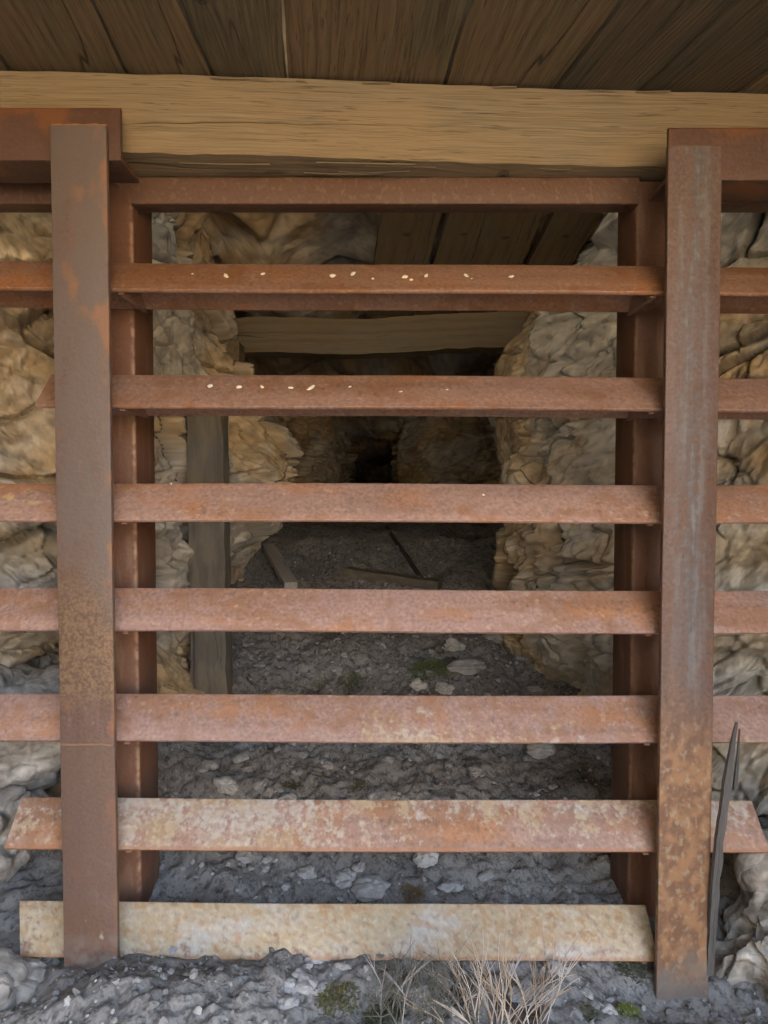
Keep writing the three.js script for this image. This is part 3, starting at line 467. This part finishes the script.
{
  const a = at(200, 316, 2.95), b = at(530, 312, 3.0), h = 0.155;
  const g = timber((l, w, t) => { const x = mix(-0.95, 0.95, l), arc = 0.012 * N(x * 1.3, 2, 2), k = (x - a.x) / (b.x - a.x); return [x, mix(a.y, b.y, k) - h * (1 - w) + arc + 0.018 * (w - 0.5) * N(x * 2.2, 5, w) - 0.012 * gauss(x + 0.1, 0.3), -2.97 - 0.11 * (1 - t) - 0.03 * w]; }, 90, 12, 8, 0.005, 9);
  tag(mesh('cap_beam', g, oldWood), 'old mud-stained timber cap spanning the tunnel between the rock walls', 'beam');
  const p0 = at(188, 640, 2.28), p1 = at(224, 640, 2.28), top = 1.22;
  const g2 = timber((l, w, t) => { const y = mix(-0.05, top, l); return [mix(p0.x, p1.x, w) + 0.01 * (1 - l) + 0.006 * N(y * 3, w, 3), y, -2.28 - 0.09 * (1 - t)]; }, 80, 10, 6, 0.006, 14);
  tag(mesh('timber_prop', g2, mudWood), 'upright timber prop standing against the left tunnel wall', 'post');
  const w0 = at(215, 352, 2.9), w1 = at(241, 352, 2.9);
  const g3 = timber((l, w, t) => [mix(w0.x, w1.x, l), mix(w0.y - mix(0.055, 0.095, l), w0.y + 0.035, w), -2.86 - 0.12 * (1 - t)], 8, 8, 6, 0.002, 15);
  tag(mesh('wooden_wedge', g3, oldWood), 'small pale wooden wedge driven in below the cap beam', 'wedge');
  // lagging boards sloping up from the cap towards the gate
  const lag = thing('roof_lagging', 'dark lagging boards roofing the tunnel above the cap beam', 'boards', [0, 0, 0]);
  const edges = [-0.08, 0.14, 0.31, 0.52, 0.70]; const r = rng(61);
  for (let i = 0; i < 4; i++) { const sk = (r() - 0.5) * 0.08 + 0.09, dy = r() * 0.02; mesh('lagging_board', timber((l, w, t) => [mix(edges[i] + 0.006, edges[i + 1] - 0.006, w) + sk * l, mix(1.70, 1.98, l) + dy + t * 0.035, mix(-3.15, -2.15, l)], 24, 8, 3, 0.004, i * 5), oldWood, lag); }
}

// ------------------------------------------------------------------ loose things on the ground
function groundAt(px, py) {                             // where the sight line through a pixel meets the ground
  let lo = 1.0; for (let Z = 1.0; Z < 9; Z += 0.004) { const p = at(px, py, Z); if (p.y <= groundY(p.x, p.z)) { lo = Z; break; } } const p = at(px, py, lo); return new THREE.Vector3(p.x, groundY(p.x, p.z), p.z);
}
function boulderGeo(seed, detail, amp = 0.35, fine = 1) {
  let g = mergeVertices(new THREE.IcosahedronGeometry(1, detail).deleteAttribute('uv').deleteAttribute('normal')); const P = g.attributes.position, uv = new Float32Array(P.count * 2), v = new THREE.Vector3();
  for (let i = 0; i < P.count; i++) {
    v.fromBufferAttribute(P, i); const n = v.clone(); uv[i * 2] = Math.atan2(n.z, n.x) * 0.35; uv[i * 2 + 1] = n.y * 0.6;
    let w, d = 1 + amp * 0.55 * facet(n.x * 1.5 + seed, n.y * 1.5 + seed * 2, n.z * 1.5) + 0.16 * facet(n.z * 3.2 + seed, n.x * 3.2, n.y * 3.6) + 0.06 * fbm(n.x * 2 + seed, n.y * 2, n.z * 2, 3);
    if (fine) { w = worley(n.x * 3.5 + seed, n.y * 5, n.z * 3.5); d += fine * (0.05 * (H1[w.id] - 0.5) * sm(0, 0.15, w.f2 - w.f1) - 0.06 * (1 - sm(0, 0.10, w.f2 - w.f1)) + 0.07 * facet(n.x * 6 + seed, n.y * 9, n.z * 6) + 0.035 * facet(n.z * 15 + seed, n.y * 19, n.x * 15)); w = worley(n.x * 11 + seed, n.y * 15, n.z * 11); d += fine * (-0.022 * (1 - sm(0, 0.15, w.f2 - w.f1)) + 0.015 * fbm(n.x * 22, n.y * 22, n.z * 22 + seed, 3)); }
    P.setXYZ(i, n.x * d, n.y * d, n.z * d);
  }
  g.setAttribute('uv', new THREE.BufferAttribute(uv, 2)); g.computeVertexNormals(); return g;
}
function boulder(c, s, rot, seed, detail, tint, label, fine = 0.6, name = 'boulder', cat = 'boulder') {
  const g = boulderGeo(seed, detail, 0.35, 0); g.scale(...s); g.rotateX(rot[0]); g.rotateY(rot[1]); g.rotateZ(rot[2]); g.computeVertexNormals();
  { const P = g.attributes.position, Q = g.attributes.normal; for (let i = 0; i < P.count; i++) { const x = P.getX(i), y = P.getY(i), z = P.getZ(i), X = x + c[0] + seed, Y = y + c[1], Z = z + c[2], d = fine * Math.min(1, Math.max(...s) / 0.36) * (0.06 * facet(X * 3, Y * 2.2, Z * 3) + 0.045 * facet(X * 8 + Y * 2, Y * 5, Z * 8) + 0.026 * facet(Z * 17, X * 17 - Y * 5, Y * 11) + 0.015 * facet(X * 38, Y * 27, Z * 38) + 0.006 * facet(Y * 70, X * 80, Z * 80) - 0.035 * (1 - sm(0, 0.09, Math.abs(N(X * 7, Y * 4, Z * 7))))); P.setXYZ(i, x + Q.getX(i) * d, y + Q.getY(i) * d, z + Q.getZ(i) * d); } g.computeVertexNormals(); }
  addColours(g, (x, y, z) => { let k = rockColour(x + c[0], y + c[1], z + c[2]); const lum = (k[0] + k[1] + k[2]) / 0.9; k = mix3(k, tint.map(q => q * lum), 0.8); const f = 1 + 0.5 * fbm((x + c[0]) * 22, (y + c[1]) * 22, z * 22, 3) + 0.35 * N(x * 110, y * 110, z * 110); return k.map(q => q * f); });
  const m = mesh(name, g, chipRock); m.position.set(...c); return tag(m, label, cat);
}
const chipRock = new THREE.MeshStandardMaterial({ vertexColors: true, roughness: 0.95, flatShading: true });
const GREY = [0.17, 0.164, 0.155];
boulder([0.885, -0.02, -1.36], [0.215, 0.29, 0.18], [0.1, 0.4, -0.18], 3.3, 80, [0.175, 0.168, 0.158], 'tall cracked grey boulder at the foot of the right post', 0.85);
boulder([-0.94, 0.36, -1.66], [0.19, 0.14, 0.16], [0.2, 0.3, 0.15], 9.1, 40, GREY, 'rounded grey boulder behind the left end of the second lowest crossbar');
boulder([-0.98, 0.12, -1.62], [0.17, 0.17, 0.16], [0.5, 0.9, 0.1], 5.7, 36, GREY, 'shadowed boulder behind the left end of the lowest crossbar');
boulder([-0.83, -0.02, -1.24], [0.17, 0.075, 0.11], [0.1, 0.2, 0.1], 12.4, 36, GREY, 'low grey rock at the near left, in front of the lowest crossbar');
boulder([-0.76, -0.035, -1.42], [0.08, 0.045, 0.08], [0.1, 1.2, 0.1], 15.4, 20, [0.30, 0.25, 0.19], 'brown rock under the left end of the lowest crossbar');

// stones that stand out on the tunnel floor: [px, py, width px, height ratio, depth ratio, tilt, tint, label]
const pale = [0.42, 0.415, 0.40], mid = [0.30, 0.295, 0.285];
const stoneList = [
  [225, 789, 30, 0.55, 0.4, 0.5, pale, 'flat pale slab tilted up between the two crossbars at the left'],
  [370, 890, 34, 0.42, 0.7, 0.1, mid, 'smooth oval stone just above the middle of the lowest crossbar'],
  [426, 862, 24, 0.8, 0.7, 0.2, pale, 'knobbly pale stone right of centre above the lowest crossbar'],
  [455, 650, 18, 0.9, 0.5, 0.5, pale, 'upright wedge of pale stone behind the moss'],
  [466, 668, 34, 0.30, 0.6, 0.1, mid, 'low flat stone to the right of the moss patch'],
  [418, 688, 18, 0.6, 0.7, 0.3, pale, 'pale stone at the left front of the moss patch'],
  [444, 690, 18, 0.5, 0.7, 0.2, pale, 'small pale stone in front of the moss patch'],
  [290, 988, 15, 0.6, 0.8, 0.3, [0.30, 0.30, 0.30], 'white stone on the dirt below the lowest crossbar'],
  [540, 752, 26, 0.5, 0.7, 0.2, pale, 'pale bluish stone near the right end of the third lowest gap'],
  [605, 868, 22, 0.7, 0.7, 0.2, mid, 'stone beside the foot of the right rear column'],
  [306, 876, 18, 0.5, 0.8, 0.2, mid, 'stone above the lowest crossbar, left of the oval stone'],
  [346, 877, 17, 0.5, 0.7, 0.2, mid, 'small stone touching the left of the oval stone'],
  [247, 857, 20, 0.4, 0.7, 0.2, mid, 'flat stone showing just under the second lowest crossbar'],
  [497, 640, 26, 0.6, 0.6, 0.2, mid, 'block of stone at the foot of the right tunnel wall'],
  [205, 650, 22, 0.4, 0.8, 0.1, mid, 'dark stone beside the foot of the timber prop'],
];
stoneList.forEach(([px, py, w, hr, dr, tilt, tint, label], i) => {
  const p = groundAt(px, py), Z = -p.z, R = w * 0.5 * Z / FOCAL * 1.05, g = boulderGeo(30 + i * 3.7, 7, 0.5, 0.35);
  g.scale(R, R * hr * 1.1, R * dr * 1.2); g.rotateX(tilt); g.rotateY((i * 1.7) % 1.2 - 0.6); g.computeVertexNormals();
  addColours(g, (x, y, z) => { const f = 1 + 0.4 * fbm((x + i) * 40, y * 40, z * 40, 3); return tint.map(q => q * f); });
  const m = mesh('stone', g, chipRock); m.position.set(p.x, p.y + R * hr * 0.28, p.z); tag(m, label, 'stone', 'stones on the tunnel floor');
});
// small stones nobody would tell apart, then gravel
{
  const r = rng(21), protos = [0, 1, 2, 3, 4].map(i => { const g = boulderGeo(80 + i * 4.1, 3, 0.85, 0.4); addColours(g, (x, y, z) => { const f = 0.30 + 0.12 * N(x * 3, y * 3, z * 3); return [f, f * 0.985, f * 0.96]; }); return g; });
  for (let i = 0; i < 250; i++) {
    const Z = 1.22 + Math.pow(r(), 1.3) * 1.7, half = 0.52 * (Z > 1.5 ? 1 : 1), x = (r() * 2 - 1) * half, z = -Z; const R = 0.006 + 0.015 * Math.pow(r(), 2.4);
    const m = mesh('small_stone', protos[i % 5], chipRock); m.position.set(x, groundY(x, z) + R * 0.12, z); m.scale.set(R * (0.9 + r() * 0.6), R * (0.45 + r() * 0.3), R * (0.8 + r() * 0.4)); m.rotation.y = r() * 6.28;
    const py = 512 + FOCAL * Math.tan(Math.atan2(CAM_H - m.position.y, Z) - PITCH), zone = py > 955 ? ['in front of the lowest crossbar', 'near the viewer'] : py > 848 ? ['in the gap above the lowest crossbar', 'above the lowest crossbar'] : py > 740 ? ['in the second gap from the bottom', 'in the second gap'] : ['in the third gap from the bottom', 'near the moss'];
    tag(m, 'small grey stone lying loose in the dirt ' + zone[0], 'stone', 'small loose stones ' + zone[1]);
  }
  let pg = boulderGeo(7.7, 1, 0.9, 0).toNonIndexed(); pg.deleteAttribute('uv'); pg.computeVertexNormals();
  const n = 8000, im = new THREE.InstancedMesh(pg, new THREE.MeshStandardMaterial({ roughness: 0.95 }), n), M = new THREE.Matrix4(), q = new THREE.Quaternion(), e = new THREE.Euler(), c = new THREE.Color();
  for (let i = 0; i < n; i++) {
    const Z = 1.1 + Math.pow(r(), 1.2) * 2.6, x = (r() * 2 - 1) * 0.72, z = -Z, R = 0.0014 + 0.0056 * Math.pow(r(), 3.2); q.setFromEuler(e.set(r() * 6, r() * 6, r() * 6));
    M.compose(new THREE.Vector3(x, groundY(x, z) + R * 0.2, z), q, new THREE.Vector3(R * (0.7 + r() * 0.8), R * (0.5 + r() * 0.5), R * (0.7 + r() * 0.7))); im.setMatrixAt(i, M); const f = 0.11 + r() * r() * 0.3; im.setColorAt(i, c.setRGB(f, f * (0.96 + r() * 0.04), f * (0.9 + r() * 0.08)));
  }
  im.name = 'gravel'; im.userData = { label: 'fine grey gravel scattered over the tunnel floor', category: 'gravel', kind: 'stuff' }; im.castShadow = im.receiveShadow = true; scene.add(im);
}

// loose boards and cable on the tunnel floor
function lying(pA, pB, width, thick, seed, name, label, cat, mat = greyWood, lift = 0.016) {
  const A = groundAt(...pA), B = groundAt(...pB), d = B.clone().sub(A), side = new THREE.Vector3(d.z, 0, -d.x).normalize();
  const g = timber((l, w, t) => { const p = A.clone().addScaledVector(d, l).addScaledVector(side, (w - 0.5) * width); return [p.x, p.y + t * thick - thick * 0.4 + lift, p.z]; }, 30, 6, 3, 0.003, seed);
  return tag(mesh(name, g, mat), label, cat);
}
const paleWood = woodMat(texPair(256, 512, woodFn(95, [[0.46, 0.44, 0.40], [0.33, 0.31, 0.28], [0.38, 0.36, 0.33], [0.14, 0.13, 0.115]], { wid: 0.12, len: 1, freq: 60, streak: 1 })), 0.003);
lying([291, 590], [268, 550], 0.06, 0.03, 3, 'loose_board', 'pale loose board lying along the left tunnel wall', 'board', paleWood);
lying([346, 576], [440, 590], 0.07, 0.04, 4, 'loose_board', 'half buried board lying across the tunnel floor', 'board', mudWood);
{ const pts = []; for (let i = 0; i <= 8; i++) { const p = groundAt(mix(386, 428, i / 8), mix(528, 590, i / 8)); p.y += 0.008; pts.push(p); } tag(mesh('cable', new THREE.TubeGeometry(new THREE.CatmullRomCurve3(pts), 40, 0.011, 6), new THREE.MeshStandardMaterial({ color: new THREE.Color(0.035, 0.032, 0.03), roughness: 0.8 })), 'thin dark cable running back along the tunnel floor', 'cable'); }
// weathered stick leaning between post and boulder
{
  const A = at(709, 975, 1.325), B = at(737, 722, 1.285), d = B.clone().sub(A); d.y += 0; const bend = t => 0.010 * Math.sin(t * 3.0);
  const g = timber((l, w, t) => { const tp = l > 0.8 ? mix(1, 0.32, (l - 0.8) / 0.2) : 1, W = 0.0145 * tp * (1 - 0.25 * Math.abs(l - 0.45)), p = A.clone().addScaledVector(d, l); return [p.x - bend(l) + (w - 0.5) * W + 0.002 * N(l * 14, 3, w), p.y, p.z + (t - 0.5) * W * 0.8 + bend(l) * 0.3]; }, 60, 8, 5, 0.0016, 8);
  const o = tag(mesh('weathered_stick', g, greyWood), 'split grey weathered stick leaning beside the right front post', 'stick');
  const A2 = at(735, 790, 1.295), B2 = at(740, 729, 1.29);
  mesh('split_end', timber((l, w, t) => { const p = A2.clone().lerp(B2, l), W = 0.007 * (1 - 0.7 * l); return [p.x + (w - 0.5) * W, p.y, p.z + (t - 0.5) * W]; }, 12, 3, 3, 0.001, 5), greyWood, o);
}

// ------------------------------------------------------------------ plants
{
  const stemMats = [[0.36, 0.28, 0.20], [0.44, 0.38, 0.31], [0.26, 0.20, 0.145], [0.33, 0.30, 0.27]].map(c => new THREE.MeshStandardMaterial({ color: new THREE.Color(...c), roughness: 0.9 }));
  const r = rng(314);
  const stemGeo = (base, tip, rad, twigs) => {
    const midp = base.clone().lerp(tip, 0.5).add(new THREE.Vector3((r() - 0.5) * 0.02, 0.012, (r() - 0.5) * 0.02)), q3 = base.clone().lerp(tip, 0.78).add(new THREE.Vector3((r() - 0.5) * 0.016, 0.004, (r() - 0.5) * 0.016));
    const c = new THREE.CatmullRomCurve3([base, midp, q3, tip]), gs = [];
    const tube = (cv, n, r0, r1) => { const g = new THREE.TubeGeometry(cv, n, 1, 5), P = g.attributes.position; for (let i = 0; i <= n; i++) { const p = cv.getPointAt(i / n), k = mix(r0, r1, i / n); for (let j = 0; j <= 5; j++) { const id = i * 6 + j; P.setXYZ(id, p.x + (P.getX(id) - p.x) * k, p.y + (P.getY(id) - p.y) * k, p.z + (P.getZ(id) - p.z) * k); } } return g; };
    gs.push(tube(c, 14, rad, rad * 0.4));
    for (let i = 0; i < twigs; i++) { const t = 0.3 + r() * 0.6, p = c.getPointAt(t), dir = c.getTangentAt(t).multiplyScalar(0.03 + r() * 0.035).add(new THREE.Vector3((r() - 0.5) * 0.05, r() * 0.015, (r() - 0.5) * 0.04)); const e = p.clone().add(dir); gs.push(tube(new THREE.QuadraticBezierCurve3(p, p.clone().lerp(e, 0.5).add(new THREE.Vector3((r() - 0.5) * 0.01, 0.004, 0)), e), 6, rad * 0.55, rad * 0.25)); }
    return mergeGeometries(gs);
  };
  const bx = at(505, 1040, 1.2).x, bz = -1.19, by = groundY(bx, bz) - 0.01;
  const shrub = thing('dry_shrub', 'dead dry shrub of pale bare stems in front of the lowest crossbar', 'shrub', [bx, by, bz]);
  for (let i = 0; i < 34; i++) {
    const base = new THREE.Vector3((r() - 0.5) * 0.13, 0, (r() - 0.5) * 0.05), lean = (r() - 0.5) * 2, h = 0.075 + 0.15 * Math.pow(r(), 0.8) * (1 - 0.35 * Math.abs(lean));
    mesh('stem', stemGeo(base, new THREE.Vector3(base.x + lean * 0.15 - 0.012, h, base.z + (r() - 0.55) * 0.09), 0.0009 + r() * 0.0008, 3 + Math.floor(r() * 4)), stemMats[i % 4], shrub);
  }
  // low grey-green scrub beside it
  const b2 = groundAt(425, 1018), scrub = thing('low_scrub', 'low tangled grey scrub to the left of the dry shrub', 'scrub', [b2.x, b2.y - 0.005, b2.z]); const gm = new THREE.MeshStandardMaterial({ color: new THREE.Color(0.10, 0.10, 0.082), roughness: 0.95 });
  for (let i = 0; i < 40; i++) { const base = new THREE.Vector3((r() - 0.5) * 0.16, 0, (r() - 0.5) * 0.09); mesh('stem', stemGeo(base, new THREE.Vector3(base.x + (r() - 0.5) * 0.09, 0.025 + r() * 0.075, base.z + (r() - 0.5) * 0.05), 0.0009 + r() * 0.0008, 5), i % 9 ? gm : stemMats[3], scrub); }

  // moss and weeds: many small leaves
  const leafMat = (c) => new THREE.MeshPhysicalMaterial({ color: new THREE.Color(...c), roughness: 0.85, transmission: 0.25, thickness: 0, side: THREE.DoubleSide });
  const green = leafMat([0.17, 0.205, 0.05]), olive = leafMat([0.14, 0.125, 0.045]), dull = leafMat([0.09, 0.095, 0.055]);
  const clump = (px, py, wpx, hgt, n, mat, label, y = null, leaf = 0.006) => {
    const p = Array.isArray(px) ? new THREE.Vector3(...px) : groundAt(px, py), R = wpx * 0.5 * -p.z / FOCAL, pos = [];
    for (let i = 0; i < n; i++) {
      const a = r() * 6.28, d = R * Math.sqrt(r()) * (0.55 + 0.45 * r()), x = Math.cos(a) * d, z = Math.sin(a) * d * 0.7, gy = Array.isArray(px) ? 0 : groundY(p.x + x, p.z + z) - p.y, hh = gy + hgt * (1 - (d / R) ** 2) * r() + 0.001;
      const L = leaf * (0.6 + r() * 0.8), yaw = r() * 6.28, up = (r() - 0.2) * 0.9, dx = Math.cos(yaw) * L, dz = Math.sin(yaw) * L, dy = L * up, sx = -Math.sin(yaw) * L * 0.28, sz = Math.cos(yaw) * L * 0.28;
      pos.push(x, hh, z, x + dx * 0.5 + sx, hh + dy * 0.6, z + dz * 0.5 + sz, x + dx, hh + dy, z + dz, x, hh, z, x + dx, hh + dy, z + dz, x + dx * 0.5 - sx, hh + dy * 0.6, z + dz * 0.5 - sz);
    }
    const g = new THREE.BufferGeometry(); g.setAttribute('position', new THREE.Float32BufferAttribute(pos, 3)); g.computeVertexNormals();
    const m = mesh('moss_tuft', g, mat); m.position.copy(p); return tag(m, label, 'moss');
  };
  clump(432, 668, 60, 0.025, 1100, green, 'green moss among pale stones on the middle of the tunnel floor', null, 0.009);
  clump(350, 684, 34, 0.02, 420, green, 'small green moss tuft left of the main moss patch', null, 0.008);
  clump(322, 686, 22, 0.008, 220, olive, 'leftmost moss tuft on the lit tunnel floor', null);
  clump(292, 787, 26, 0.008, 240, olive, 'olive moss tuft right of the tilted pale slab');
  clump(360, 788, 26, 0.008, 220, olive, 'yellowish moss tuft above the middle of the second lowest crossbar');
  clump(422, 748, 24, 0.008, 160, dull, 'dull green tuft just below the third lowest crossbar');
  clump(413, 896, 34, 0.012, 300, leafMat([0.20, 0.13, 0.05]), 'brownish tuft above the lowest crossbar');
  clump(338, 1004, 60, 0.02, 480, olive, 'yellow-green weed tuft at the near edge left of the scrub', null, 0.007);
  clump(385, 1018, 60, 0.02, 500, dull, 'dull green weeds at the near edge beside the scrub', null, 0.007);
  clump(632, 972, 40, 0.02, 420, dull, 'dull green tuft left of the foot of the right post', null, 0.007);
  clump(628, 1012, 30, 0.015, 300, green, 'small green tuft at the near edge by the right post', null, 0.006);
  clump(590, 1016, 24, 0.012, 180, dull, 'sparse tuft right of the dry shrub', null, 0.006);
}
renderer.render(scene, camera);
